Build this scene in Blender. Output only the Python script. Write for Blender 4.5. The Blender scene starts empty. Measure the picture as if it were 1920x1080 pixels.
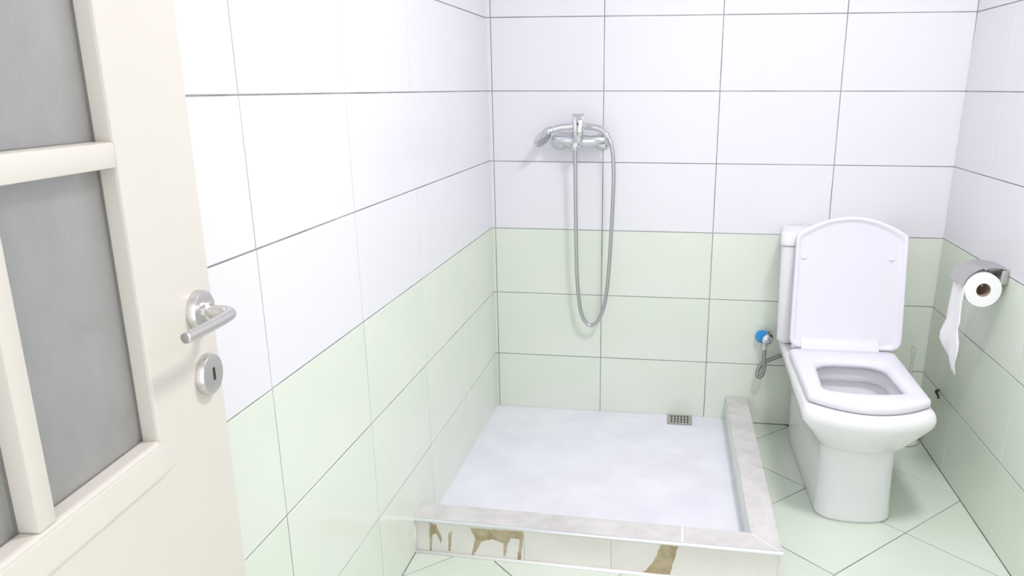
import bpy, bmesh, math, random
from mathutils import Vector, Matrix

random.seed(7)
scn = bpy.context.scene
COL = scn.collection

# ------------------------------------------------------------------ camera
W, H = 1920, 1080
F, PITCH, YAW, ROLL = 1490.12, 0.2780, -0.1381, -0.0002
PX, PY = 1065.33, 589.90
CAM = Vector((0.6734, -2.8752, 1.2309))
fw = Vector((math.sin(YAW) * math.cos(PITCH), math.cos(YAW) * math.cos(PITCH), -math.sin(PITCH)))
rt = Vector((math.cos(YAW), -math.sin(YAW), 0))
up = rt.cross(fw)
cam_data = bpy.data.cameras.new('camera')
cam_data.sensor_width = 36.0
cam_data.lens = 36.0 * F / W
cam_data.shift_x = -(PX - W / 2) / W
cam_data.shift_y = (PY - H / 2) / W
cam_data.clip_start = 0.02
cam = bpy.data.objects.new('camera', cam_data)
m = Matrix((rt, up, -fw)).transposed().to_4x4()
m.translation = CAM
cam.matrix_world = m
COL.objects.link(cam)
scn.camera = cam

# ------------------------------------------------------------------ world and light
world = bpy.data.worlds.new('world')
scn.world = world
world.use_nodes = True
bg = world.node_tree.nodes['Background']
bg.inputs['Color'].default_value = (0.95, 0.95, 1.0, 1)
bg.inputs['Strength'].default_value = 1.7

LAMP = Vector((1.20, -1.50, 2.44))
ld = bpy.data.lights.new('lamp_light', 'AREA')
ld.shape = 'DISK'
ld.size = 0.34
ld.energy = 17
ld.color = (1.0, 0.965, 1.0)
lo = bpy.data.objects.new('lamp_light', ld)
lo.location = LAMP + Vector((0, 0, -0.085))
COL.objects.link(lo)

scn.view_settings.view_transform = 'Standard'
scn.view_settings.look = 'None'
scn.view_settings.gamma = 1.0
scn.view_settings.use_curve_mapping = False
scn.view_settings.exposure = 0.50
scn.cycles.max_bounces = 14
scn.cycles.diffuse_bounces = 8
scn.cycles.glossy_bounces = 4
scn.cycles.transmission_bounces = 8

# ------------------------------------------------------------------ room numbers
XL, XR0 = -0.008, 1.573           # wall feet at the floor
TILT_L, TILT_R = -0.0066, 0.0185  # walls lean a little, dx per metre of height
YF = -2.83                        # inner face of the wall with the doorway
CEIL = 2.45
TH = 0.246                        # tile height
ZJ = 1.220                        # a joint line at this height
JG = 0.0028                       # joint width

# ------------------------------------------------------------------ materials
def mat(name, color, rough=0.5, metal=0.0, spec=0.5, **kw):
    mt = bpy.data.materials.new(name)
    mt.use_nodes = True
    nt = mt.node_tree
    b = nt.nodes['Principled BSDF']
    b.inputs['Base Color'].default_value = (*color, 1)
    b.inputs['Roughness'].default_value = rough
    b.inputs['Metallic'].default_value = metal
    b.inputs['Specular IOR Level'].default_value = spec
    for k, v in kw.items():
        b.inputs[k.replace('_', ' ')].default_value = v
    return mt

def vary(mt, c1, c2, scale, detail=3, rough=0.6, p0=0.35, p1=0.65, stretch=(1, 1, 1)):
    """base colour from object-space noise between two colours"""
    nt = mt.node_tree
    b = nt.nodes['Principled BSDF']
    tc = nt.nodes.new('ShaderNodeTexCoord')
    mp = nt.nodes.new('ShaderNodeMapping')
    mp.inputs['Scale'].default_value = stretch
    no = nt.nodes.new('ShaderNodeTexNoise')
    no.inputs['Scale'].default_value = scale
    no.inputs['Detail'].default_value = detail
    no.inputs['Roughness'].default_value = rough
    cr = nt.nodes.new('ShaderNodeValToRGB')
    cr.color_ramp.elements[0].position = p0
    cr.color_ramp.elements[0].color = (*c1, 1)
    cr.color_ramp.elements[1].position = p1
    cr.color_ramp.elements[1].color = (*c2, 1)
    nt.links.new(tc.outputs['Object'], mp.inputs['Vector'])
    nt.links.new(mp.outputs['Vector'], no.inputs['Vector'])
    nt.links.new(no.outputs['Fac'], cr.inputs['Fac'])
    nt.links.new(cr.outputs['Color'], b.inputs['Base Color'])
    return mt

def bump(mt, scale, strength, dist=0.002, detail=3, stretch=(1, 1, 1)):
    nt = mt.node_tree
    b = nt.nodes['Principled BSDF']
    tc = nt.nodes.new('ShaderNodeTexCoord')
    mp = nt.nodes.new('ShaderNodeMapping')
    mp.inputs['Scale'].default_value = stretch
    no = nt.nodes.new('ShaderNodeTexNoise')
    no.inputs['Scale'].default_value = scale
    no.inputs['Detail'].default_value = detail
    bp = nt.nodes.new('ShaderNodeBump')
    bp.inputs['Strength'].default_value = strength
    bp.inputs['Distance'].default_value = dist
    nt.links.new(tc.outputs['Object'], mp.inputs['Vector'])
    nt.links.new(mp.outputs['Vector'], no.inputs['Vector'])
    nt.links.new(no.outputs['Fac'], bp.inputs['Height'])
    nt.links.new(bp.outputs['Normal'], b.inputs['Normal'])
    return mt

M = {}
M['white_tile'] = mat('white_tile', (0.775, 0.77, 0.805), 0.22, spec=0.35)
M['green_tile'] = vary(mat('green_tile', (0.6, 0.7, 0.5), 0.2, spec=0.4),
                       (0.705, 0.765, 0.665), (0.740, 0.785, 0.705), 2.2)
M['floor_tile'] = vary(mat('floor_tile', (0.6, 0.7, 0.55), 0.25, spec=0.4),
                       (0.640, 0.715, 0.620), (0.680, 0.740, 0.655), 2.5)
M['grout'] = vary(mat('grout', (0.3, 0.3, 0.3), 0.9, spec=0.1), (0.20, 0.21, 0.21), (0.40, 0.41, 0.41), 5)
M['floor_grout'] = vary(mat('floor_grout', (0.2, 0.2, 0.2), 0.9, spec=0.1), (0.13, 0.15, 0.13), (0.33, 0.37, 0.32), 6)
M['plaster'] = mat('plaster', (0.86, 0.86, 0.86), 0.9, spec=0.1)
M['screed'] = bump(vary(mat('screed', (0.8, 0.8, 0.86), 0.45, spec=0.3),
                        (0.76, 0.755, 0.83), (0.83, 0.83, 0.89), 6, 5), 9, 0.25, 0.004)
M['ceramic'] = mat('ceramic', (0.82, 0.815, 0.835), 0.08, spec=0.5)
M['seat_plastic'] = mat('seat_plastic', (0.79, 0.78, 0.85), 0.25, spec=0.4)
M['curb_top'] = bump(vary(mat('curb_top', (0.6, 0.57, 0.56), 0.4, spec=0.35),
                          (0.57, 0.55, 0.54), (0.69, 0.67, 0.66), 14, 5), 40, 0.1, 0.001)
M['curb_face'] = vary(mat('curb_face', (0.75, 0.74, 0.68), 0.3, spec=0.4), (0.74, 0.715, 0.665), (0.79, 0.775, 0.74), 7, 3)
M['curb_inner'] = vary(mat('curb_inner', (0.7, 0.73, 0.68), 0.3), (0.66, 0.71, 0.65), (0.74, 0.77, 0.73), 9)
M['brown_glaze'] = vary(mat('brown_glaze', (0.42, 0.33, 0.2), 0.35), (0.36, 0.28, 0.16), (0.56, 0.48, 0.34), 22, 4)
M['trim_metal'] = mat('trim_metal', (0.82, 0.83, 0.86), 0.28, 0.85)
M['caulk'] = mat('caulk', (0.85, 0.85, 0.85), 0.5)
M['chrome'] = mat('chrome', (0.72, 0.73, 0.75), 0.09, 1.0)
M['hose_metal'] = mat('hose_metal', (0.53, 0.535, 0.54), 0.30, 1.0)
M['grey_hose'] = mat('grey_hose', (0.30, 0.31, 0.30), 0.45, 0.5)
M['satin'] = bump(mat('satin', (0.66, 0.645, 0.63), 0.33, 1.0), 120, 0.05, 0.0005)
M['brushed'] = bump(mat('brushed', (0.58, 0.57, 0.56), 0.35, 1.0), 60, 0.12, 0.0006, stretch=(1, 12, 1))
M['door_paint'] = mat('door_paint', (0.65, 0.62, 0.555), 0.35, spec=0.4)
M['gasket'] = mat('gasket', (0.20, 0.20, 0.18), 0.7)
M['dark'] = mat('dark', (0.02, 0.02, 0.02), 0.6)
M['blue'] = mat('blue', (0.02, 0.28, 0.62), 0.25)
M['paper'] = bump(mat('paper', (0.86, 0.86, 0.87), 0.95, spec=0.05), 60, 0.15, 0.001)
M['core'] = mat('core', (0.42, 0.33, 0.27), 0.9, spec=0.1)
M['drain_metal'] = mat('drain_metal', (0.50, 0.49, 0.46), 0.4, 0.8)
M['clear_plastic'] = mat('clear_plastic', (0.80, 0.86, 0.80), 0.3, spec=0.4, Transmission_Weight=0.55, IOR=1.3)
M['rust'] = vary(mat('rust', (0.04, 0.035, 0.03), 0.8), (0.015, 0.013, 0.01), (0.09, 0.07, 0.05), 150)

# frosted glass: rough transmission over a slightly milky grey pane
g = mat('frosted_glass', (0.68, 0.69, 0.69), 0.55, spec=0.5, Transmission_Weight=0.75, IOR=1.25, Coat_Weight=1.0, Coat_Roughness=0.22, Coat_IOR=2.0)
vary(g, (0.57, 0.575, 0.56), (0.74, 0.745, 0.725), 9, 6, 0.75, 0.3, 0.7, (1, 0.45, 1))
bump(g, 150, 0.5, 0.002, 3, (1, 0.6, 1))
M['frosted_glass'] = g

lampm = bpy.data.materials.new('lamp_diffuser')
lampm.use_nodes = True
_b = lampm.node_tree.nodes['Principled BSDF']
_b.inputs['Base Color'].default_value = (0.9, 0.9, 0.88, 1)
_b.inputs['Emission Color'].default_value = (1, 0.98, 0.95, 1)
_b.inputs['Emission Strength'].default_value = 3.0
M['lamp_diffuser'] = lampm

# ------------------------------------------------------------------ helpers
def link(name, me, material=None, parent=None, smooth=False):
    o = bpy.data.objects.new(name, me)
    COL.objects.link(o)
    if material and not me.materials:
        me.materials.append(M[material])
    if parent:
        o.parent = parent
    if smooth:
        for p in me.polygons:
            p.use_smooth = True
    return o

def obj(name, bm, material, parent=None, smooth=False, angle=None):
    bmesh.ops.recalc_face_normals(bm, faces=bm.faces)
    me = bpy.data.meshes.new(name)
    bm.to_mesh(me)
    bm.free()
    o = link(name, me, material, parent, smooth)
    if angle is not None:
        for p in me.polygons:
            p.use_smooth = True
        me.set_sharp_from_angle(angle=math.radians(angle))
    return o

def empty(name, loc=(0, 0, 0), rz=0.0):
    o = bpy.data.objects.new(name, None)
    o.empty_display_size = 0.05
    o.location = loc
    o.rotation_euler = (0, 0, rz)
    COL.objects.link(o)
    return o

def tag(o, label, cat, group=None):
    o['label'] = label
    o['category'] = cat
    if group:
        o['group'] = group
    return o

def structure(o, label=None):
    o['kind'] = 'structure'
    if label:
        o['label'] = label
    return o

def add_box(bm, a, b, mtx=None, bevel=0.0, seg=2):
    vs = []
    for x in (a[0], b[0]):
        for y in (a[1], b[1]):
            for z in (a[2], b[2]):
                v = Vector((x, y, z))
                vs.append(bm.verts.new(mtx @ v if mtx else v))
    idx = [(0, 1, 3, 2), (4, 6, 7, 5), (0, 4, 5, 1), (2, 3, 7, 6), (0, 2, 6, 4), (1, 5, 7, 3)]
    fs = [bm.faces.new([vs[i] for i in f]) for f in idx]
    if bevel > 0:
        es = {e for f in fs for e in f.edges}
        bmesh.ops.bevel(bm, geom=list(es), offset=bevel, segments=seg, affect='EDGES', profile=0.5)
    return bm

def box(name, a, b, material, parent=None, bevel=0.0, seg=2, mtx=None):
    bm = add_box(bmesh.new(), a, b, mtx, bevel, seg)
    return obj(name, bm, material, parent, angle=40 if bevel else None)

def loft(bm, rings, cap0=True, cap1=True, closed=True):
    vr = [[bm.verts.new(p) for p in r] for r in rings]
    n = len(vr[0])
    for a, b in zip(vr[:-1], vr[1:]):
        for i in range(n if closed else n - 1):
            j = (i + 1) % n
            bm.faces.new((a[i], a[j], b[j], b[i]))
    if cap0:
        bm.faces.new(list(reversed(vr[0])))
    if cap1:
        bm.faces.new(vr[-1])
    return vr

def frame_for(t):
    t = t.normalized()
    a = Vector((0, 0, 1)) if abs(t.z) < 0.9 else Vector((1, 0, 0))
    u = t.cross(a).normalized()
    return u, t.cross(u).normalized()

def catmull(pts, n=8):
    pts = [Vector(p) for p in pts]
    P = [2 * pts[0] - pts[1]] + pts + [2 * pts[-1] - pts[-2]]
    out = []
    for i in range(1, len(P) - 2):
        for k in range(n):
            t = k / n
            a, b, c, d = P[i - 1], P[i], P[i + 1], P[i + 2]
            out.append(0.5 * ((2 * b) + (c - a) * t + (2 * a - 5 * b + 4 * c - d) * t * t + (3 * b - a - 3 * c + d) * t ** 3))
    out.append(pts[-1])
    return out

def tube(bm, pts, rad, seg=12, caps=True):
    """sweep with parallel transport; rad number or list of (ru, rv)"""
    pts = [Vector(p) for p in pts]
    n = len(pts)
    u, v = None, None
    rings = []
    for i, p in enumerate(pts):
        t = (pts[min(i + 1, n - 1)] - pts[max(i - 1, 0)]).normalized()
        if u is None:
            u, v = frame_for(t)
        else:
            u = (u - t * u.dot(t)).normalized()
            v = t.cross(u)
        r = rad[i] if isinstance(rad, (list, tuple)) else rad
        ru, rv = r if isinstance(r, tuple) else (r, r)
        rings.append([p + u * (ru * math.cos(2 * math.pi * k / seg)) + v * (rv * math.sin(2 * math.pi * k / seg)) for k in range(seg)])
    loft(bm, rings, caps, caps)
    return bm

def lathe(bm, origin, axis, prof, seg=32, cap0=True, cap1=True):
    """prof: (radius, distance along axis)"""
    o = Vector(origin)
    ax = Vector(axis).normalized()
    u, v = frame_for(ax)
    rings = [[o + ax * d + u * (r * math.cos(2 * math.pi * k / seg)) + v * (r * math.sin(2 * math.pi * k / seg)) for k in range(seg)] for r, d in prof]
    loft(bm, rings, cap0, cap1)
    return bm

# ------------------------------------------------------------------ tiles
TILE_CACHE = {}
def tile_mesh(poly, material, th=0.006, ch=0.0009):
    """flat tile: polygon in XY, face at z=0 with chamfered rim, shared between alike tiles"""
    key = (tuple((round(x, 4), round(y, 4)) for x, y in poly), material)
    if key in TILE_CACHE:
        return TILE_CACHE[key]
    pts = [Vector((x, y, 0)) for x, y in poly]
    n = len(pts)
    ins = []
    for i in range(n):
        a = (pts[i] - pts[i - 1]).normalized()
        b = (pts[(i + 1) % n] - pts[i]).normalized()
        na, nb = Vector((-a.y, a.x, 0)), Vector((-b.y, b.x, 0))
        s = na + nb
        d = max(0.35, na.dot(s) / 1.0)
        ins.append(pts[i] + s * (ch / d))
    bm = bmesh.new()
    loft(bm, [[p + Vector((0, 0, -th)) for p in pts], [p + Vector((0, 0, -ch)) for p in pts], ins])
    bmesh.ops.recalc_face_normals(bm, faces=bm.faces)
    me = bpy.data.meshes.new(material)
    bm.to_mesh(me)
    bm.free()
    me.materials.append(M[material])
    TILE_CACHE[key] = me
    return me

def put_tile(name, poly, material, mtx, parent):
    cx = sum(p[0] for p in poly) / len(poly)
    cy = sum(p[1] for p in poly) / len(poly)
    me = tile_mesh([(x - cx, y - cy) for x, y in poly], material)
    o = bpy.data.objects.new(name, me)
    COL.objects.link(o)
    o.parent = parent
    jit = Matrix.Rotation(random.uniform(-0.0012, 0.0012), 4, 'X') @ Matrix.Rotation(random.uniform(-0.0012, 0.0012), 4, 'Y')
    o.matrix_local = mtx @ Matrix.Translation((cx, cy, random.uniform(-0.0002, 0.0002))) @ jit
    return o

ZLINES = [0.0]
k = 4
while ZJ - k * TH < CEIL - 0.05:
    ZLINES.append(ZJ - k * TH)
    k -= 1
ZLINES.append(CEIL)

def tile_wall(wall, ulines, mtx, skip=None):
    """mtx maps local (u, v) plane to the wall's local space, z being out of the wall"""
    for i in range(len(ulines) - 1):
        for j in range(len(ZLINES) - 1):
            u0, u1, z0, z1 = ulines[i] + JG / 2, ulines[i + 1] - JG / 2, ZLINES[j] + JG / 2, ZLINES[j + 1] - JG / 2
            if skip and skip(u0, u1, z0, z1):
                continue
            green = ZLINES[j + 1] < 0.75
            put_tile('wall_tile', [(u0, z0), (u1, z0), (u1, z1), (u0, z1)], 'green_tile' if green else 'white_tile', mtx, wall)

RX = Matrix.Rotation(math.pi / 2, 4, 'X')
GD = 0.0013  # grout set back
# back wall: plane Y=0 facing -Y
wall_back = structure(box('wall_back', (-0.12, GD, 0), (1.75, 0.12, CEIL), 'grout'))
tile_wall(wall_back, [-0.022, 0.0, 0.3993, 0.7993, 1.1993, 1.601], RX)

# left wall: local origin at its foot, face +X, leaning
def side_lines(first, step):
    out, y = [0.0], first
    while y < -YF:
        out.append(y)
        y += step
    return out + [-YF]

wall_left = structure(box('wall_left', (-0.12, YF, -0.0), (-GD, 0.0, CEIL), 'grout'))
wall_left.location = (XL, 0, 0)
wall_left.rotation_euler = (0, math.atan(TILT_L), 0)
ML = Matrix(((0, 0, 1, 0), (-1, 0, 0, 0), (0, 1, 0, 0), (0, 0, 0, 1)))     # u -> -Y, v -> Z, out -> +X
# u runs towards the viewer, so mirror it to keep the frame right-handed: out = +X needs u = +Y
ML = Matrix(((0, 0, 1, 0), (1, 0, 0, 0), (0, 1, 0, 0), (0, 0, 0, 1)))
lines_l = [-y for y in reversed(side_lines(0.4257, 0.4135))]
tile_wall(wall_left, lines_l, ML)

WIN_Y0, WIN_Y1, WIN_Z0, WIN_Z1 = -2.394, -1.567, 1.466, 2.204
wall_right = structure(empty('wall_right', (XR0, 0, 0)))
wall_right.rotation_euler = (0, math.atan(TILT_R), 0)
bm = bmesh.new()
add_box(bm, (GD, YF, 0), (0.12, 0.0, CEIL))
wr = obj('grout_bed', bm, 'grout', wall_right)
MR = Matrix(((0, 0, -1, 0), (-1, 0, 0, 0), (0, 1, 0, 0), (0, 0, 0, 1)))    # u = -Y, v = Z, out = -X
tile_wall(wall_right, side_lines(0.3304, 0.4135), MR)

# front wall with the doorway the camera looks through, ceiling
DX0, DX1, DZ = 0.10, 1.00, 2.06
wall_front = structure(empty('wall_front', (0, YF, 0)))
for a, b in (((-0.12, -0.12, 0), (DX0, 0, CEIL)), ((DX1, -0.12, 0), (1.75, 0, CEIL)), ((DX0, -0.12, DZ), (DX1, 0, CEIL))):
    box('plaster_panel', a, b, 'plaster', wall_front)
structure(box('ceiling', (-0.12, YF - 0.12, CEIL), (1.75, 0.12, CEIL + 0.1), 'plaster'))

# ------------------------------------------------------------------ floor with diagonal tiles
floor = structure(box('floor', (-0.12, YF - 0.6, -0.08), (1.75, 0.02, -GD), 'floor_grout'))
def clip(poly, ax, lim, keep_less):
    out = []
    for i in range(len(poly)):
        p, q = poly[i - 1], poly[i]
        ip = (p[ax] <= lim) if keep_less else (p[ax] >= lim)
        iq = (q[ax] <= lim) if keep_less else (q[ax] >= lim)
        if ip != iq:
            t = (lim - p[ax]) / (q[ax] - p[ax])
            out.append((p[0] + (q[0] - p[0]) * t, p[1] + (q[1] - p[1]) * t))
        if iq:
            out.append(q)
    return out
S = 0.480
for i in range(-9, 8):
    for j in range(-9, 10):
        # between c = y - x lines and e = x + y lines
        g_ = JG * 0.75
        c0, c1 = -1.13 + i * S + g_, -1.13 + (i + 1) * S - g_
        e0, e1 = 1.10 + j * S + g_, 1.10 + (j + 1) * S - g_
        poly = [((e - c) / 2, (e + c) / 2) for e, c in ((e0, c0), (e1, c0), (e1, c1), (e0, c1))]
        for ax, lim, less in ((0, XL + 0.001, False), (0, XR0 - 0.001, True), (1, -0.0015, True), (1, YF, False)):
            poly = clip(poly, ax, lim, less)
            if not poly:
                break
        if len(poly) < 3:
            continue
        area = abs(sum(poly[q - 1][0] * poly[q][1] - poly[q][0] * poly[q - 1][1] for q in range(len(poly)))) / 2
        if area < 2e-4 or all(x < 0.89 and y > -0.96 for x, y in poly):
            continue
        put_tile('floor_tile', poly, 'floor_tile', Matrix.Identity(4), floor)

# ------------------------------------------------------------------ shower floor
bm = bmesh.new()
nx, ny = 46, 48
grid = []
rnd = random.Random(3)
for iy in range(ny + 1):
    row = []
    for ix in range(nx + 1):
        x = -0.012 + (0.895 + 0.012) * ix / nx
        y = -0.965 + 0.9635 * iy / ny
        dx, dy = x - 0.70, y + 0.06
        z = 0.013 + 0.006 * min(1, math.hypot(dx, dy)) + 0.0012 * math.sin(7 * x + 3 * y) * math.sin(5 * y - 2 * x)
        if ix == 0 or iy == ny:
            z += 0.002 * rnd.random()
        row.append(bm.verts.new((x, y, z)))
    grid.append(row)
for iy in range(ny):
    for ix in range(nx):
        bm.faces.new((grid[iy][ix], grid[iy][ix + 1], grid[iy + 1][ix + 1], grid[iy + 1][ix]))
rim = [grid[0][i] for i in range(nx + 1)] + [grid[i][nx] for i in range(1, ny + 1)] + [grid[ny][i] for i in range(nx - 1, -1, -1)] + [grid[i][0] for i in range(ny - 1, 0, -1)]
low = [bm.verts.new((v.co.x, v.co.y, 0.0004)) for v in rim]
for i in range(len(rim)):
    j = (i + 1) % len(rim)
    bm.faces.new((rim[i], low[i], low[j], rim[j]))
bm.faces.new(low)
tag(obj('shower_floor', bm, 'screed', smooth=False, angle=50), 'smooth white cement shower floor inside the low tiled curb', 'shower floor')

# ------------------------------------------------------------------ shower curb
curb = tag(empty('shower_curb', (0, 0, 0)), 'low tiled curb with grey stone top and metal edge around the shower', 'curb')
CT = 0.105
fo0, fo1 = Vector((-0.010, -1.022)), Vector((0.967, -1.056))   # outer front top edge
fi0, fi1 = Vector((-0.010, -0.936)), Vector((0.893, -0.971))   # inner front top edge
ro1, ri1 = Vector((0.957, -0.002)), Vector((0.877, -0.002))    # back ends of the right run

def prism(name, poly, z0, z1, material, parent, bev=0.0):
    bm = bmesh.new()
    loft(bm, [[Vector((p[0], p[1], z0)) for p in poly], [Vector((p[0], p[1], z1)) for p in poly]])
    if bev:
        bmesh.ops.bevel(bm, geom=[e for e in bm.edges if all(v.co.z > z1 - 1e-5 for v in e.verts)], offset=bev, segments=2, affect='EDGES')
    return obj(name, bm, material, parent, angle=35 if bev else None)

# core a little inside every face
c = 0.007
core = [(fo0.x, fo0.y + c), (fo1.x - c, fo1.y + c), (ro1.x - c, ro1.y), (ri1.x + c, ri1.y), (fi1.x + c, fi1.y - c), (fi0.x, fi0.y - c)]
prism('curb_core', core, 0.0, CT - 0.007, 'curb_face', curb)

def lerp(a, b, t):
    return a + (b - a) * t
# top slabs of the front run (joint at x=.716) and mitre to the right run
tj = (0.716 - fo0.x) / (fo1.x - fo0.x)
tk = (0.716 - fi0.x) / (fi1.x - fi0.x)
gp = 0.0012
def slab(poly, name='top_slab'):
    cx = sum(p[0] for p in poly) / len(poly); cy = sum(p[1] for p in poly) / len(poly)
    ctr = Vector((cx, cy))
    q = [p + (ctr - p).normalized() * gp for p in map(Vector, poly)]
    return prism(name, q, CT - 0.008, CT + random.uniform(-0.0003, 0.0003), 'curb_top', curb, 0.0015)
slab([fo0, lerp(fo0, fo1, tj), lerp(fi0, fi1, tk), fi0])
slab([lerp(fo0, fo1, tj), fo1, fi1, lerp(fi0, fi1, tk)])
ts = [0.0, 0.43, 0.872, 1.0]
for a, b in zip(ts[:-1], ts[1:]):
    slab([lerp(fo1, ro1, a), lerp(fo1, ro1, b), lerp(fi1, ri1, b), lerp(fi1, ri1, a)])
# pale grout between the slabs
prism('slab_grout', [Vector((fo0.x, fo0.y + 0.003)), fo1 + Vector((-0.003, 0.003)), ro1 + Vector((-0.003, 0)), ri1 + Vector((0.003, 0)), fi1 + Vector((0.003, -0.003)), Vector((fi0.x, fi0.y - 0.003))], CT - 0.0075, CT - 0.0012, 'caulk', curb)

# front face tiles
fd = (fo1 - fo0).normalized()
fn = Vector((fd.y, -fd.x))
fA = fo0 - fn * 0.0045
MF = Matrix(((fd.x, 0, fn.x, fA.x), (fd.y, 0, fn.y, fA.y), (0, 1, 0, 0), (0, 0, 0, 1)))
L = (fo1 - fo0).length
for u0, u1 in ((0.0, 0.041), (0.041, 0.307), (0.307, 0.542), (0.542, L - 0.002)):
    put_tile('face_tile', [(u0 + 0.0008, 0.001), (u1 - 0.0008, 0.001), (u1 - 0.0008, 0.093), (u0 + 0.0008, 0.093)], 'curb_face', MF, curb)
# brown brushed patches in the glaze of the face tiles
def patch(poly):
    bm = bmesh.new()
    # subdivide and roughen the outline
    pts = []
    rr_ = random.Random(len(poly) * 13 + int(poly[0][0] * 1000))
    for i in range(len(poly)):
        a, b = Vector(poly[i]), Vector(poly[(i + 1) % len(poly)])
        n = max(2, int((b - a).length / 0.006))
        for q in range(n):
            p = a.lerp(b, q / n)
            if 0 < q:
                p += Vector((rr_.uniform(-1, 1), rr_.uniform(-1, 1))) * 0.0013
            p.y = min(0.0925, max(0.0015, p.y))
            pts.append(p)
    vs = [bm.verts.new((p.x, p.y, 0.0003)) for p in pts]
    vb = [bm.verts.new((p.x, p.y, -0.002)) for p in pts]
    f = bm.faces.new(vs)
    for i in range(len(vs)):
        bm.faces.new((vs[i], vb[i], vb[(i + 1) % len(vs)], vs[(i + 1) % len(vs)]))
    bmesh.ops.triangulate(bm, faces=[f])
    o = obj('brown_glaze_patch', bm, 'brown_glaze', curb)
    o.matrix_local = MF
    return o
patch([(0.044, 0.092), (0.062, 0.088), (0.078, 0.046), (0.074, 0.029), (0.061, 0.061), (0.051, 0.056), (0.046, 0.008), (0.042, 0.002)])
patch([(0.096, 0.064), (0.107, 0.072), (0.100, 0.008), (0.094, 0.011)])
patch([(0.158, 0.087), (0.305, 0.0915), (0.305, 0.073), (0.297, 0.004), (0.287, 0.002), (0.295, 0.066), (0.272, 0.068), (0.262, 0.050), (0.256, 0.012), (0.249, 0.012), (0.251, 0.050), (0.217, 0.060), (0.187, 0.047), (0.167, 0.006), (0.158, 0.002), (0.172, 0.056)])
patch([(0.672, 0.0915), (0.716, 0.0915), (0.698, 0.006), (0.626, 0.002), (0.651, 0.035)])
# metal edge bead along the front
bm = bmesh.new()
e0 = Vector((fo0.x, fo0.y, CT - 0.004)) + Vector((fn.x, fn.y, 0)) * 0.000
e1 = Vector((fo1.x, fo1.y, CT - 0.004))
tube(bm, [e0, e1], 0.0055, 14)
obj('metal_edge', bm, 'trim_metal', curb, smooth=False, angle=40)
# outer and inner faces of the right run, inner face of the front run
def face_run(p0, p1, out, name, material, z0, z1, cuts):
    d = (p1 - p0)
    ln = d.length
    d = d / ln
    MM = Matrix(((d.x, 0, out.x, p0.x), (d.y, 0, out.y, p0.y), (0, 1, 0, 0), (0, 0, 0, 1)))
    if MM.to_3x3().determinant() < 0:
        return face_run(p1, p0, out, name, material, z0, z1, cuts)
    for a, b in zip(cuts[:-1], cuts[1:]):
        put_tile(name, [(a * ln + 0.0008, z0), (b * ln - 0.0008, z0), (b * ln - 0.0008, z1), (a * ln + 0.0008, z1)], material, MM, curb)
rd = (ro1 - fo1).normalized()
face_run(fo1 + Vector((-0.002, 0)), ro1 + Vector((-0.002, 0)), Vector((rd.y, -rd.x)), 'face_tile', 'curb_face', 0.001, 0.096, [0, 0.45, 1])
rd = (ri1 - fi1).normalized()
face_run(fi1 + Vector((0.001, 0)), ri1 + Vector((0.001, 0)), Vector((-rd.y, rd.x)), 'face_tile', 'curb_inner', 0.012, 0.096, [0, 0.57, 1])
rd = (fi1 - fi0).normalized()
face_run(fi0 + Vector((0, -0.001)), fi1 + Vector((0, -0.001)), Vector((-rd.y, rd.x)), 'face_tile', 'curb_inner', 0.012, 0.096, [0, 0.5, 1])
# caulk along the foot
bm = bmesh.new()
tube(bm, [Vector((fo0.x, fo0.y - 0.001, 0.001)), Vector((fo1.x - 0.002, fo1.y - 0.001, 0.001))], 0.006, 8)
tube(bm, [Vector((fi0.x + 0.0, fo0.y + 0.002, 0.012)), Vector((fi0.x + 0.0, fo0.y + 0.002, 0.095))], 0.004, 8)
obj('caulk_bead', bm, 'caulk', curb, smooth=True)

# ------------------------------------------------------------------ drain grate
dr = tag(empty('floor_drain', (0.708, -0.048, 0.0165), 0.0), 'small square metal drain grate in the white shower floor', 'drain')
bm = bmesh.new()
for a, b in (((-0.046, -0.040, 0), (0.046, -0.034, 0.004)), ((-0.046, 0.034, 0), (0.046, 0.040, 0.004)),
             ((-0.046, -0.034, 0), (-0.040, 0.034, 0.004)), ((0.040, -0.034, 0), (0.046, 0.034, 0.004))):
    add_box(bm, a, b)
obj('grate_frame', bm, 'drain_metal', dr)
box('drain_hole', (-0.040, -0.034, -0.001), (0.040, 0.034, 0.0008), 'dark', dr)
for i in range(7):
    x = -0.036 + i * 0.012
    box('grate_bar', (x - 0.0034, -0.034, 0.001), (x + 0.0034, 0.034, 0.0038), 'drain_metal', dr)
for y in (-0.014, 0.012):
    box('cross_bar', (-0.040, y - 0.003, 0.0008), (0.040, y + 0.003, 0.0036), 'drain_metal', dr)

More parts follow.
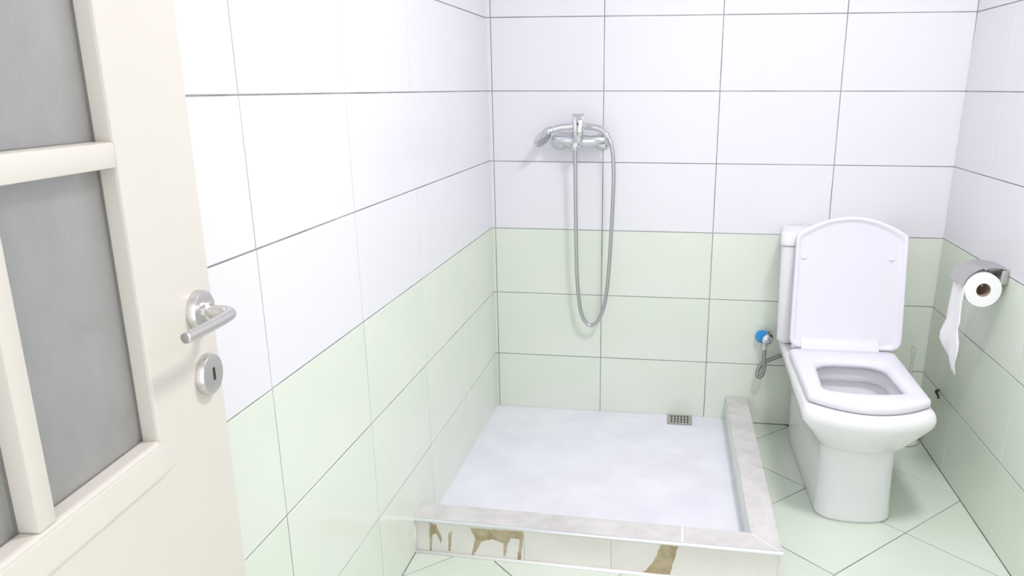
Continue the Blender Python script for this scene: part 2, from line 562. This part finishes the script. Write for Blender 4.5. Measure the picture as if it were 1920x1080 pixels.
# ------------------------------------------------------------------ toilet
def rr(w, yf, yb, r=0.05, rb=0.04, bow=0.0, wb=None, z=0.0):
    """closed outline: straight sides, rounded corners, bowed front; the same count of points every time"""
    wb = w if wb is None else wb
    pts = []
    ns, nc, nf = 6, 8, 16
    kk = bow / (w * w)
    sl = 0.0
    for _ in range(12):                                   # slope where the bowed front meets the corner arc
        sl = math.atan(2 * kk * (w - r + r * math.sin(sl)))
    x0 = w - r + r * math.sin(sl)
    ycn = yf + kk * x0 * x0 + r * math.cos(sl)
    for i in range(nf):                                   # front edge, left to right
        x = -x0 + 2 * x0 * i / nf
        pts.append((x, yf + kk * x * x))
    for i in range(nc):                                   # front right corner
        a = -math.pi / 2 + sl + (math.pi / 2 - sl) * i / nc
        pts.append((w - r + r * math.cos(a), ycn + r * math.sin(a)))
    for i in range(ns):                                   # right side
        t = i / ns
        pts.append((w + (wb - w) * t, ycn + (yb - rb - ycn) * t))
    for i in range(nc):
        a = math.pi / 2 * i / nc
        pts.append((wb - rb + rb * math.cos(a), yb - rb + rb * math.sin(a)))
    for i in range(nf):
        pts.append((wb - rb - 2 * (wb - rb) * i / nf, yb))
    for i in range(nc):
        a = math.pi / 2 + math.pi / 2 * i / nc
        pts.append((-wb + rb + rb * math.cos(a), yb - rb + rb * math.sin(a)))
    for i in range(ns):
        t = i / ns
        pts.append((-(wb + (w - wb) * t), yb - rb + (ycn - yb + rb) * t))
    for i in range(nc):
        a = math.pi + (math.pi / 2 - sl) * i / nc
        pts.append((-w + r + r * math.cos(a), ycn + r * math.sin(a)))
    return [Vector((x, y, z)) for x, y in pts]

TX = 1.222
toilet = tag(empty('toilet', (TX, 0, 0)), 'white ceramic toilet with square raised lid beside the shower curb', 'toilet')
secs = [
    # z, w, yf, yb, r, rb, bow, wb
    (0.001, 0.108, -0.700, -0.10, 0.060, 0.03, 0.026, 0.120),
    (0.010, 0.110, -0.703, -0.10, 0.060, 0.03, 0.026, 0.122),
    (0.060, 0.106, -0.700, -0.10, 0.060, 0.03, 0.026, 0.122),
    (0.150, 0.104, -0.698, -0.09, 0.060, 0.03, 0.026, 0.122),
    (0.220, 0.107, -0.701, -0.08, 0.062, 0.03, 0.028, 0.124),
    (0.231, 0.114, -0.716, -0.07, 0.066, 0.03, 0.033, 0.130),
    (0.258, 0.130, -0.746, -0.06, 0.066, 0.03, 0.042, 0.140),
    (0.295, 0.154, -0.778, -0.05, 0.060, 0.03, 0.054, 0.152),
    (0.317, 0.170, -0.795, -0.04, 0.052, 0.03, 0.062, 0.162),
    (0.332, 0.179, -0.804, -0.03, 0.046, 0.03, 0.066, 0.170),
    (0.348, 0.181, -0.807, -0.02, 0.044, 0.03, 0.068, 0.175),
    (0.362, 0.178, -0.803, -0.02, 0.042, 0.03, 0.068, 0.175),
    (0.372, 0.171, -0.795, -0.024, 0.040, 0.03, 0.066, 0.170),
    (0.375, 0.160, -0.782, -0.034, 0.038, 0.03, 0.064, 0.158),
    # inner side: rim wall, undercut lip, bowl
    (0.375, 0.126, -0.700, -0.375, 0.060, 0.06, 0.030, 0.118),
    (0.368, 0.118, -0.690, -0.382, 0.060, 0.06, 0.030, 0.112),
    (0.330, 0.114, -0.686, -0.386, 0.060, 0.06, 0.030, 0.108),
    (0.326, 0.118, -0.690, -0.380, 0.060, 0.06, 0.030, 0.112),
    (0.322, 0.130, -0.702, -0.368, 0.060, 0.06, 0.030, 0.122),
    (0.290, 0.124, -0.694, -0.374, 0.060, 0.06, 0.030, 0.116),
    (0.240, 0.100, -0.660, -0.400, 0.060, 0.06, 0.025, 0.095),
    (0.195, 0.070, -0.610, -0.420, 0.050, 0.05, 0.020, 0.068),
    (0.165, 0.045, -0.565, -0.440, 0.036, 0.036, 0.012, 0.045),
]
bm = bmesh.new()
loft(bm, [rr(w, yf, yb, r, rb, bow, wb, z) for z, w, yf, yb, r, rb, bow, wb in secs])
body = obj('bowl', bm, 'ceramic', toilet, smooth=True)
# fixing cap on the side of the foot
bm = bmesh.new()
lathe(bm, (-0.1125, -0.36, 0.055), (-1, 0, 0.05), [(0.008, -0.004), (0.008, 0.001), (0.006, 0.003)], 16)
obj('fixing_cap', bm, 'ceramic', toilet, angle=50)
# cistern
TKX = -0.010
bm = bmesh.new()
def shift(ring, dx):
    return [p + Vector((dx, 0, 0)) for p in ring]
loft(bm, [shift(rr(w, yf, -0.004, 0.022, 0.012, 0.006, w - 0.024, z), TKX) for z, w, yf in
          ((0.378, 0.170, -0.172), (0.384, 0.179, -0.182), (0.395, 0.183, -0.186), (0.55, 0.187, -0.188), (0.718, 0.190, -0.190), (0.722, 0.186, -0.186))])
tank = obj('cistern', bm, 'ceramic', toilet, smooth=False, angle=40)
bm = bmesh.new()
loft(bm, [shift(rr(w, yf, -0.003, 0.022, 0.012, 0.006, w - 0.024, z), TKX) for z, w, yf in
          ((0.7235, 0.188, -0.189), (0.725, 0.194, -0.195), (0.755, 0.196, -0.197), (0.764, 0.192, -0.193), (0.767, 0.184, -0.185))])
tlid = obj('cistern_lid', bm, 'ceramic', toilet, angle=40)
bm = bmesh.new()
lathe(bm, (TKX, -0.10, 0.766), (0, 0, 1), [(0.026, 0), (0.026, 0.004), (0.022, 0.006), (0.018, 0.006), (0.017, 0.004), (0.0, 0.004)][:-1], 24)
obj('flush_button', bm, 'chrome', toilet, angle=40)
# seat ring
def ring_w(inset, z):
    return rr(0.166 - inset, -0.786 + inset, -0.290 - inset, 0.020, 0.022, 0.078, 0.168 - inset, z)
def hole_w(grow, z):
    return rr(0.110 + grow, -0.674 - grow, -0.402 + grow, 0.040, 0.062, 0.022, 0.102 + grow, z)
bm = bmesh.new()
loft(bm, [ring_w(0.003, 0.3785), ring_w(0.0, 0.382), ring_w(0.0, 0.394), ring_w(0.0025, 0.3995), ring_w(0.008, 0.402),
          hole_w(0.020, 0.402), hole_w(0.011, 0.3995), hole_w(0.003, 0.390), hole_w(0.0, 0.3785), ring_w(0.003, 0.3785)], False, False)
bmesh.ops.remove_doubles(bm, verts=bm.verts, dist=1e-5)
seat = obj('seat', bm, 'seat_plastic', toilet, smooth=True)
# rounded rear bar of the seat between the hinges
bm = bmesh.new()
prof = [(-0.305, 0.3985), (-0.292, 0.403), (-0.280, 0.410), (-0.271, 0.420), (-0.266, 0.430), (-0.258, 0.432), (-0.250, 0.426), (-0.248, 0.40), (-0.250, 0.384), (-0.300, 0.384)]
loft(bm, [[Vector((x, y, z)) for y, z in prof] for x in (-0.128, -0.126, 0.116, 0.118)])
obj('hinge_bar', bm, 'seat_plastic', toilet, angle=40)
for x in (-0.142, 0.132):
    bm = bmesh.new()
    tube(bm, [Vector((x - 0.014, -0.262, 0.402)), Vector((x + 0.014, -0.262, 0.402))], 0.010, 14)
    obj('hinge', bm, 'seat_plastic', toilet, angle=50)
# raised lid: outline in its own plane, v from hinge to tip
LB = Vector((0.0145, -0.268, 0.396))
lean = math.atan2(0.058, 0.42)
U = Vector((0, math.sin(lean), math.cos(lean)))
NN = Vector((0, -math.cos(lean), math.sin(lean)))   # underside faces the room
def lid_ring(inset, d):
    base = rr(0.1755 - inset, -(0.437 - inset), -inset, 0.022, 0.034, 0.058, 0.1785 - inset, 0)
    return [LB + Vector((p.x, 0, 0)) + U * (-p.y) + NN * d for p in base]
bm = bmesh.new()
loft(bm, [lid_ring(0.012, -0.011), lid_ring(0.004, -0.009), lid_ring(0.0, -0.004), lid_ring(0.0, 0.006), lid_ring(0.002, 0.009),
          lid_ring(0.006, 0.0095), lid_ring(0.010, 0.008), lid_ring(0.016, 0.0015), lid_ring(0.020, 0.0)])
lid = obj('lid', bm, 'seat_plastic', toilet, angle=60)
for x, v in ((-0.148, 0.302), (0.128, 0.302)):
    bm = bmesh.new()
    o_ = LB + Vector((x, 0, 0)) + U * v
    rings = []
    for d, s in ((-0.001, 1.0), (0.004, 0.95), (0.006, 0.7)):
        rings.append([o_ + NN * d + Vector((math.cos(a) * 0.008 * s, 0, 0)) + U * (math.sin(a) * 0.006 * s) for a in [2 * math.pi * q / 14 for q in range(14)]])
    loft(bm, rings)
    obj('bumper', bm, 'seat_plastic', lid, angle=50)

# ------------------------------------------------------------------ angle valve with its supply hose
vv = tag(empty('angle_valve', (1.001, -0.002, 0.352)), 'small chrome angle valve with blue knob on green wall beside toilet', 'valve')
bm = bmesh.new()
lathe(bm, (0, 0, 0), (0, -1, 0), [(0.026, 0), (0.026, 0.003), (0.014, 0.010), (0.010, 0.012), (0.010, 0.030)], 24)
obj('wall_flange', bm, 'chrome', vv, angle=40)
bm = bmesh.new()
lathe(bm, (-0.004, -0.016, 0.003), (-0.30, -1, 0.05), [(0.020, 0), (0.024, 0.004), (0.024, 0.014), (0.020, 0.018)], 24)
obj('knob', bm, 'blue', vv, angle=40)
bm = bmesh.new()
lathe(bm, (0.006, -0.030, 0.0), (0.15, -1, -0.02), [(0.014, 0), (0.0185, 0.004), (0.0185, 0.024), (0.013, 0.030), (0.006, 0.031)], 24)
obj('valve_body', bm, 'chrome', vv, angle=40)
bm = bmesh.new()
lathe(bm, (0.014, -0.042, 0.001), (1, -0.55, 0.0), [(0.016, 0), (0.016, 0.010), (0.013, 0.012)], 18)
obj('side_cap', bm, 'dark', vv, angle=40)
bm = bmesh.new()
lathe(bm, (0.004, -0.044, -0.012), (-0.05, -0.05, -1), [(0.009, 0), (0.009, 0.012), (0.011, 0.014), (0.011, 0.028), (0.008, 0.030)], 6)
obj('outlet_nut', bm, 'chrome', vv)
sh = [(1.005, -0.048, 0.318), (1.004, -0.050, 0.285), (1.006, -0.052, 0.250), (1.003, -0.054, 0.222), (0.992, -0.055, 0.207), (0.983, -0.052, 0.216), (0.989, -0.044, 0.240), (1.006, -0.036, 0.258), (1.035, -0.034, 0.273), (1.070, -0.030, 0.287), (1.105, -0.028, 0.300)]
bm = bmesh.new()
tube(bm, catmull(sh, 8), 0.0072, 12)
tag(obj('supply_hose', bm, 'grey_hose', None, smooth=True), 'grey braided water hose looping from the blue valve behind the toilet', 'hose')

# ------------------------------------------------------------------ shower mixer
mx = tag(empty('shower_mixer', (0.320, -0.002, 1.053)), 'chrome shower mixer tap with upright lever on white wall tiles', 'tap')
for x in (-0.076, 0.078):
    bm = bmesh.new()
    lathe(bm, (x, 0, -0.004), (0, -1, 0), [(0.031, 0), (0.031, 0.004), (0.026, 0.014), (0.017, 0.020), (0.017, 0.040)], 32)
    obj('wall_rosette', bm, 'chrome', mx, angle=40)
    bm = bmesh.new()
    lathe(bm, (x, -0.034, -0.002), (0, -1, 0), [(0.0165, 0), (0.0165, 0.016), (0.014, 0.020)], 8)
    obj('union_nut', bm, 'chrome', mx)
bm = bmesh.new()
tube(bm, [Vector((-0.094, -0.058, 0.004)), Vector((-0.090, -0.058, 0.004)), Vector((-0.04, -0.058, 0.0)), Vector((0, -0.058, 0.0)), Vector((0.04, -0.058, 0.0)), Vector((0.092, -0.058, 0.004)), Vector((0.096, -0.058, 0.004))],
     [0.013, 0.018, 0.019, 0.023, 0.019, 0.018, 0.013], 24)
obj('mixer_body', bm, 'chrome', mx, angle=60)
bm = bmesh.new()
lathe(bm, (-0.002, -0.062, 0.0), (0, -0.45, 1), [(0.023, -0.012), (0.023, 0.022), (0.021, 0.030), (0.012, 0.036)], 24)
obj('cartridge_housing', bm, 'chrome', mx, angle=40)
# lever: flared plate rising from the housing
bm = bmesh.new()
lev = []
for t, w, th, y, z in ((0, 0.017, 0.010, -0.082, 0.020), (0.3, 0.018, 0.009, -0.087, 0.042), (0.7, 0.020, 0.007, -0.088, 0.068), (0.92, 0.021, 0.006, -0.085, 0.086), (1.0, 0.020, 0.004, -0.080, 0.093)):
    lev.append([Vector((w * math.copysign(abs(math.cos(a)) ** 0.5, math.cos(a)), y + th * math.copysign(abs(math.sin(a)) ** 0.6, math.sin(a)), z)) for a in [2 * math.pi * q / 24 for q in range(24)]])
loft(bm, lev)
obj('lever', bm, 'chrome', mx, angle=50)
bm = bmesh.new()
lathe(bm, (0.000, -0.0955, 0.058), (0, -1, 0.05), [(0.0032, -0.002), (0.0032, 0.001)], 12)
obj('lever_dot', bm, 'dark', mx)
bm = bmesh.new()
lathe(bm, (-0.012, -0.070, -0.005), (0, 0, -1), [(0.013, 0), (0.0155, 0.004), (0.0155, 0.024), (0.013, 0.027)], 20)
obj('hose_outlet', bm, 'chrome', mx, angle=40)
bm = bmesh.new()
add_box(bm, (-0.010, -0.076, 0.016), (0.008, -0.050, 0.040), bevel=0.004)
obj('hand_shower_cradle', bm, 'chrome', mx, angle=50)

# hand shower lying in the cradle
hs = tag(empty('hand_shower', (0.32, -0.062, 1.10)), 'chrome hand shower resting on top of the mixer tap', 'hand shower')
hp = [(-0.095, -0.012, -0.010), (-0.078, -0.010, -0.004), (-0.045, -0.004, 0.001), (0.0, 0.0, 0.003), (0.045, 0.0, 0.001), (0.075, -0.004, -0.006), (0.094, -0.010, -0.020), (0.104, -0.014, -0.036)]
cp = catmull(hp, 6)
rs = []
for i in range(len(cp)):
    t = i / (len(cp) - 1)
    rs.append(0.0115 - 0.002 * abs(t - 0.45))
bm = bmesh.new()
tube(bm, cp, rs, 18)
obj('handle', bm, 'chrome', hs, smooth=True)
bm = bmesh.new()
hn = Vector((0.66, -0.30, -0.69)).normalized()
hc = Vector((-0.127, -0.020, -0.041))
lathe(bm, hc, hn, [(0.006, -0.018), (0.020, -0.015), (0.033, -0.006), (0.037, 0.001), (0.036, 0.006), (0.032, 0.008)], 32)
head = obj('shower_head', bm, 'chrome', hs, angle=45)
bm = bmesh.new()
lathe(bm, hc, hn, [(0.031, 0.0075), (0.030, 0.0095), (0.010, 0.0105)], 32)
obj('spray_face', bm, 'hose_metal', head, angle=45)
bm = bmesh.new()
tube(bm, catmull([hc + Vector((0.004, 0.002, 0.012)), (-0.108, -0.014, -0.014), (-0.090, -0.011, -0.008)], 6), [0.014] * 6 + [0.0125] * 7, 18)
obj('neck', bm, 'chrome', hs, smooth=True)

# flexible metal hose
hz = [(0.424, -0.078, 1.066), (0.436, -0.082, 1.040), (0.4425, -0.084, 1.00), (0.4455, -0.084, 0.93), (0.443, -0.080, 0.83), (0.4385, -0.074, 0.72), (0.4325, -0.066, 0.61), (0.425, -0.060, 0.52), (0.412, -0.054, 0.445),
      (0.390, -0.048, 0.393), (0.3635, -0.046, 0.378), (0.341, -0.048, 0.398), (0.326, -0.052, 0.445), (0.317, -0.058, 0.53), (0.3125, -0.062, 0.64), (0.3105, -0.066, 0.80), (0.309, -0.070, 0.95), (0.308, -0.072, 1.028)]
bm = bmesh.new()
cpts = catmull(hz, 14)
tube(bm, cpts, [0.0066 if i % 2 else 0.0072 for i in range(len(cpts))], 12)
tag(obj('shower_hose', bm, 'hose_metal', None, smooth=True), 'grey metal shower hose hanging in a long loop below the mixer tap', 'hose')

# ------------------------------------------------------------------ toilet paper holder and roll on the right wall
wx = XR0 + TILT_R * 0.72
ph = tag(empty('toilet_paper_holder', (wx - 0.001, 0, 0)), 'brushed steel toilet paper holder with curved cover on the right wall', 'paper holder')
def rx(x):
    return x - (wx - 0.001)
cov = [(1.583, 0.746), (1.560, 0.752), (1.530, 0.753), (1.506, 0.747), (1.486, 0.734), (1.473, 0.717), (1.467, 0.698)]
sp = catmull([(x, 0, z) for x, z in cov], 6)
bm = bmesh.new()
rings = []
for y in (-0.588, -0.478):
    ring = [Vector((rx(p.x), y, p.z)) for p in sp]
    back = []
    for i, p in enumerate(sp):
        t = (sp[min(i + 1, len(sp) - 1)] - sp[max(i - 1, 0)]).normalized()
        nrm = Vector((t.z, 0, -t.x))
        q = p + nrm * 0.0018 * (1 if nrm.z < 0 else -1)
        back.append(Vector((rx(q.x), y, q.z)))
    rings.append(ring + back[::-1])
loft(bm, rings)
obj('cover', bm, 'brushed', ph, angle=35)
box('back_plate', (rx(1.566), -0.588, 0.706), (0.0, -0.478, 0.746), 'brushed', ph, 0.002)
bm = bmesh.new()
tube(bm, catmull([(rx(1.568), -0.484, 0.722), (rx(1.545), -0.482, 0.715), (rx(1.524), -0.484, 0.702), (rx(1.522), -0.500, 0.700), (rx(1.522), -0.55, 0.700), (rx(1.522), -0.580, 0.700)], 6), 0.004, 10)
obj('roll_arm', bm, 'chrome', ph, smooth=True)

RC = Vector((1.5215, -0.595, 0.690))
rl = tag(empty('toilet_paper_roll', RC), 'white toilet paper roll with a torn strip hanging, under steel cover', 'toilet paper')
bm = bmesh.new()
lathe(bm, (0, 0, 0), (0, 1, 0), [(0.0195, 0.0), (0.0475, 0.0), (0.0485, 0.002), (0.0485, 0.098), (0.0475, 0.1), (0.0195, 0.1), (0.0195, 0.0)], 48, False, False)
bmesh.ops.remove_doubles(bm, verts=bm.verts, dist=1e-6)
obj('roll', bm, 'paper', rl, angle=40)
bm = bmesh.new()
lathe(bm, (0, 0.001, 0), (0, 1, 0), [(0.0182, 0.0), (0.0196, 0.0), (0.0196, 0.098), (0.0182, 0.098), (0.0182, 0.0)], 32, False, False)
bmesh.ops.remove_doubles(bm, verts=bm.verts, dist=1e-6)
obj('cardboard_core', bm, 'core', rl, angle=40)
# hanging strip, pinched and twisted towards its torn end
bm = bmesh.new()
rows = []
prm = [  # z, y centre, half width, x, twist
    (0.700, -0.545, 0.050, 1.4735, 0.0), (0.680, -0.545, 0.050, 1.4715, 0.0), (0.650, -0.545, 0.050, 1.4695, 0.02), (0.625, -0.546, 0.051, 1.468, 0.0),
    (0.600, -0.549, 0.053, 1.467, -0.03), (0.580, -0.551, 0.056, 1.465, -0.06), (0.560, -0.552, 0.060, 1.463, -0.12), (0.540, -0.554, 0.062, 1.461, -0.16), (0.520, -0.558, 0.060, 1.461, -0.16),
    (0.502, -0.566, 0.055, 1.463, -0.10), (0.486, -0.576, 0.048, 1.466, 0.02), (0.472, -0.585, 0.042, 1.468, 0.12), (0.458, -0.594, 0.036, 1.470, 0.18), (0.448, -0.602, 0.028, 1.472, 0.16)]
nxs = 10
for z, yc, hw, x, tw in prm:
    row = []
    for i in range(nxs + 1):
        s = -1 + 2 * i / nxs
        y = yc + hw * s
        xx = x + tw * 0.03 * s + (0.0035 * math.sin(s * 5 + z * 60) if z < 0.6 else 0.0007 * math.sin(s * 4 + z * 30))
        zz = z + (0.004 * math.sin(i * 2.1) if z < 0.46 else 0)
        row.append(Vector((xx, y, zz)) - RC)
    rows.append(row)
vg = [[bm.verts.new(p) for p in r] for r in rows]
vb = [[bm.verts.new(p + Vector((0.0009, 0, 0))) for p in r] for r in rows]
for a in range(len(rows) - 1):
    for i in range(nxs):
        bm.faces.new((vg[a][i], vg[a][i + 1], vg[a + 1][i + 1], vg[a + 1][i]))
        bm.faces.new((vb[a][i], vb[a + 1][i], vb[a + 1][i + 1], vb[a][i + 1]))
    for i in (0, nxs):
        bm.faces.new((vg[a][i], vg[a + 1][i], vb[a + 1][i], vb[a][i]))
for a in (0, len(rows) - 1):
    for i in range(nxs):
        bm.faces.new((vg[a][i], vb[a][i], vb[a][i + 1], vg[a][i + 1]))
obj('hanging_strip', bm, 'paper', rl, smooth=True)

# ------------------------------------------------------------------ broken hook in the joint of the right wall
hx = XR0 + TILT_R * 0.235
hk = tag(empty('wall_hook', (hx, -0.205, 0.236)), 'tiny dark broken hook stub in the green wall joint beside toilet', 'hook')
bm = bmesh.new()
tube(bm, catmull([(0.004, 0.014, 0.004), (-0.008, 0.010, 0.003), (-0.014, 0.0, 0.003), (-0.013, -0.014, -0.002), (-0.010, -0.022, -0.012)], 5), [0.004 + 0.0015 * math.sin(i * 1.7) for i in range(21)], 8)
obj('stub', bm, 'rust', hk, smooth=True)
bm = bmesh.new()
tube(bm, catmull([(-0.010, -0.006, 0.004), (-0.014, -0.010, 0.012), (-0.012, -0.014, 0.018)], 4), 0.0012, 6)
obj('bent_wire', bm, 'rust', hk, smooth=True)

# ------------------------------------------------------------------ toilet brush in its holder
tb = tag(empty('toilet_brush', (1.508, -0.085, 0)), 'white toilet brush holder with pale clear handle in the corner behind toilet', 'toilet brush')
bm = bmesh.new()
lathe(bm, (0, 0, 0), (0, 0, 1), [(0.050, 0.001), (0.056, 0.004), (0.054, 0.012), (0.047, 0.030), (0.046, 0.10), (0.040, 0.118), (0.016, 0.124)], 36)
obj('holder', bm, 'ceramic', tb, angle=40)
bm = bmesh.new()
tube(bm, [(0, 0, 0.11), (0.001, 0, 0.20), (0.002, 0, 0.33), (0.002, 0, 0.350), (0.002, 0, 0.358)], [0.006, 0.005, 0.0055, 0.0085, 0.004], 14)
obj('handle', bm, 'clear_plastic', tb, smooth=True)

# ------------------------------------------------------------------ door, opened against the left wall
th = math.radians(-4.8)
door = structure(empty('door_1', (0.092, -2.006, 0.0)))
# local frame: +s along the door towards its latch edge (world D), z up, n out of the face that is seen
DM = Matrix(((math.sin(th), 0, math.cos(th), 0.092), (math.cos(th), 0, -math.sin(th), -2.006), (0, 1, 0, 0), (0, 0, 0, 1)))
door.matrix_world = DM            # local x = s, local y = height, local z = out
T0, T1 = -0.040, 0.0
SR, SL = 0.037, -0.808            # latch edge, hinge edge
cols = [(-0.115, -0.287), (-0.311, -0.483), (-0.507, -0.679)]
rows_ = [(0.846, 1.152), (1.178, 1.484), (1.510, 1.816)]
def dbox(name, s0, s1, z0, z1, n0=T0, n1=T1, material='door_paint', bev=0.0025, parent=door):
    return box(name, (min(s0, s1), z0, n0), (max(s0, s1), z1, n1), material, parent, bev, 2)
def stile(s_in, s_out, z0, z1):
    """upright with only its inner front edge rounded over"""
    sg = 1 if s_out > s_in else -1
    prof = [(s_in, T0), (s_in, T1 - 0.004), (s_in + sg * 0.0009, T1 - 0.0014), (s_in + sg * 0.0032, T1), (s_out, T1), (s_out, T0)]
    bm = bmesh.new()
    loft(bm, [[Vector((a, z, n)) for a, n in prof] for z in (z0, z1)])
    return obj('stile', bm, 'door_paint', door)
stile(cols[0][0], SR, 0.846, 2.03)
stile(cols[2][1], SL, 0.846, 2.03)
dbox('top_rail', cols[2][1], cols[0][0], rows_[2][1], 2.03, bev=0)
# lower leaf across the full width, its upper front edge rounded under the glass
bm = bmesh.new()
prof = [(0.008, T0), (0.008, T1), (0.8425, T1), (0.8451, T1 - 0.0014), (0.846, T1 - 0.004), (0.846, T0)]
loft(bm, [[Vector((a, z, n)) for z, n in prof] for a in (cols[2][1], cols[0][0])])
for a, b in ((cols[0][0], SR), (cols[2][1], SL)):
    add_box(bm, (min(a, b), 0.008, T0), (max(a, b), 0.846, T1))
obj('lower_panel', bm, 'door_paint', door)
for i in (0, 1):
    dbox('mullion', cols[i][1], cols[i + 1][0], 0.846, 1.816, -0.036, 0.0)
for cI, (a, b) in enumerate(cols):
    for j in (0, 1):
        dbox('glazing_bar', a, b, rows_[j][1], rows_[j + 1][0], -0.036, 0.0)
    for z0, z1 in rows_:
        pane = dbox('pane', a + 0.003, b - 0.003, z0 - 0.003, z1 + 0.003, -0.026, -0.021, 'frosted_glass', 0)
        for nm, s0, s1, za, zb in (('gasket', a, a - 0.0018, z0, z1), ('gasket', b, b + 0.0018, z0, z1), ('gasket', a, b, z0, z0 + 0.0012), ('gasket', a, b, z1 - 0.0012, z1)):
            dbox(nm, s0, s1, za, zb, -0.0215, -0.0195, 'gasket', 0, pane)
# raised moulding under the glazed field, its top edge rounded over
bm = bmesh.new()
def mould(a, k):
    return [Vector((a, z, n * k - 0.0006)) for z, n in ((0.803, 0.0), (0.8045, 0.0026), (0.808, 0.0036), (0.814, 0.0034), (0.838, 0.0012), (0.842, 0.0))]
loft(bm, [mould(cols[2][1] - 0.040, 0.0), mould(cols[2][1], 1.0), mould(cols[0][0] - 0.012, 1.0), mould(cols[0][0] + 0.012, 0.6), mould(cols[0][0] + 0.040, 0.0)])
obj('moulding', bm, 'door_paint', door)

# lever handle
hdl = empty('door_handle')
hdl.parent = door
hdl.matrix_local = Matrix.Identity(4)
bm = bmesh.new()
lathe(bm, (0, 0.967, 0), (0, 0, 1), [(0.026, 0), (0.026, 0.008), (0.0245, 0.0105), (0.021, 0.0115)], 40)
obj('rosette', bm, 'satin', hdl, angle=35)
bm = bmesh.new()
lp = catmull([(0, 0.967, 0.008), (0, 0.967, 0.022), (0.0005, 0.967, 0.032), (-0.004, 0.967, 0.0425), (-0.016, 0.967, 0.0475), (-0.04, 0.967, 0.0485), (-0.075, 0.9675, 0.0475), (-0.108, 0.968, 0.0455), (-0.114, 0.968, 0.045)], 6)
tube(bm, lp, [0.0080 - 0.0018 * i / len(lp) if i < len(lp) - 4 else (0.0062, 0.0058, 0.0048, 0.0028)[i - len(lp) + 4] for i in range(len(lp))], 20)
obj('lever', bm, 'satin', hdl, smooth=True)
bm = bmesh.new()
lathe(bm, (0, 0.967, 0.010), (0, 0, 1), [(0.0125, 0), (0.0125, 0.006), (0.010, 0.008)], 24)
obj('collar', bm, 'satin', hdl, angle=35)
# keyhole rosette
kh = empty('key_escutcheon')
kh.parent = door
kh.matrix_local = Matrix.Identity(4)
bm = bmesh.new()
lathe(bm, (0, 0.885, 0), (0, 0, 1), [(0.026, 0), (0.026, 0.008), (0.0245, 0.0105), (0.0205, 0.0115)], 40)
obj('rosette', bm, 'satin', kh, angle=35)
bm = bmesh.new()
add_box(bm, (-0.0023, 0.8775, 0.0100), (0.0023, 0.8935, 0.0119))
obj('keyhole', bm, 'dark', kh)
for z in (0.25, 1.02, 1.80):
    bm = bmesh.new()
    tube(bm, [Vector((SL - 0.004, z - 0.045, -0.002)), Vector((SL - 0.004, z + 0.045, -0.002))], 0.007, 12)
    obj('hinge', bm, 'satin', door, angle=40)

# ------------------------------------------------------------------ ceiling lamp (above the picture)
lamp = tag(empty('ceiling_lamp', LAMP), 'round white ceiling lamp above the picture', 'lamp')
bm = bmesh.new()
lathe(bm, (0, 0, 0.009), (0, 0, -1), [(0.17, 0), (0.17, 0.03), (0.16, 0.032)], 40)
obj('lamp_base', bm, 'plaster', lamp, angle=40)
bm = bmesh.new()
lathe(bm, (0, 0, -0.022), (0, 0, -1), [(0.16, 0), (0.155, 0.02), (0.13, 0.035), (0.07, 0.045), (0.01, 0.048)], 40)
obj('diffuser', bm, 'lamp_diffuser', lamp, angle=60)
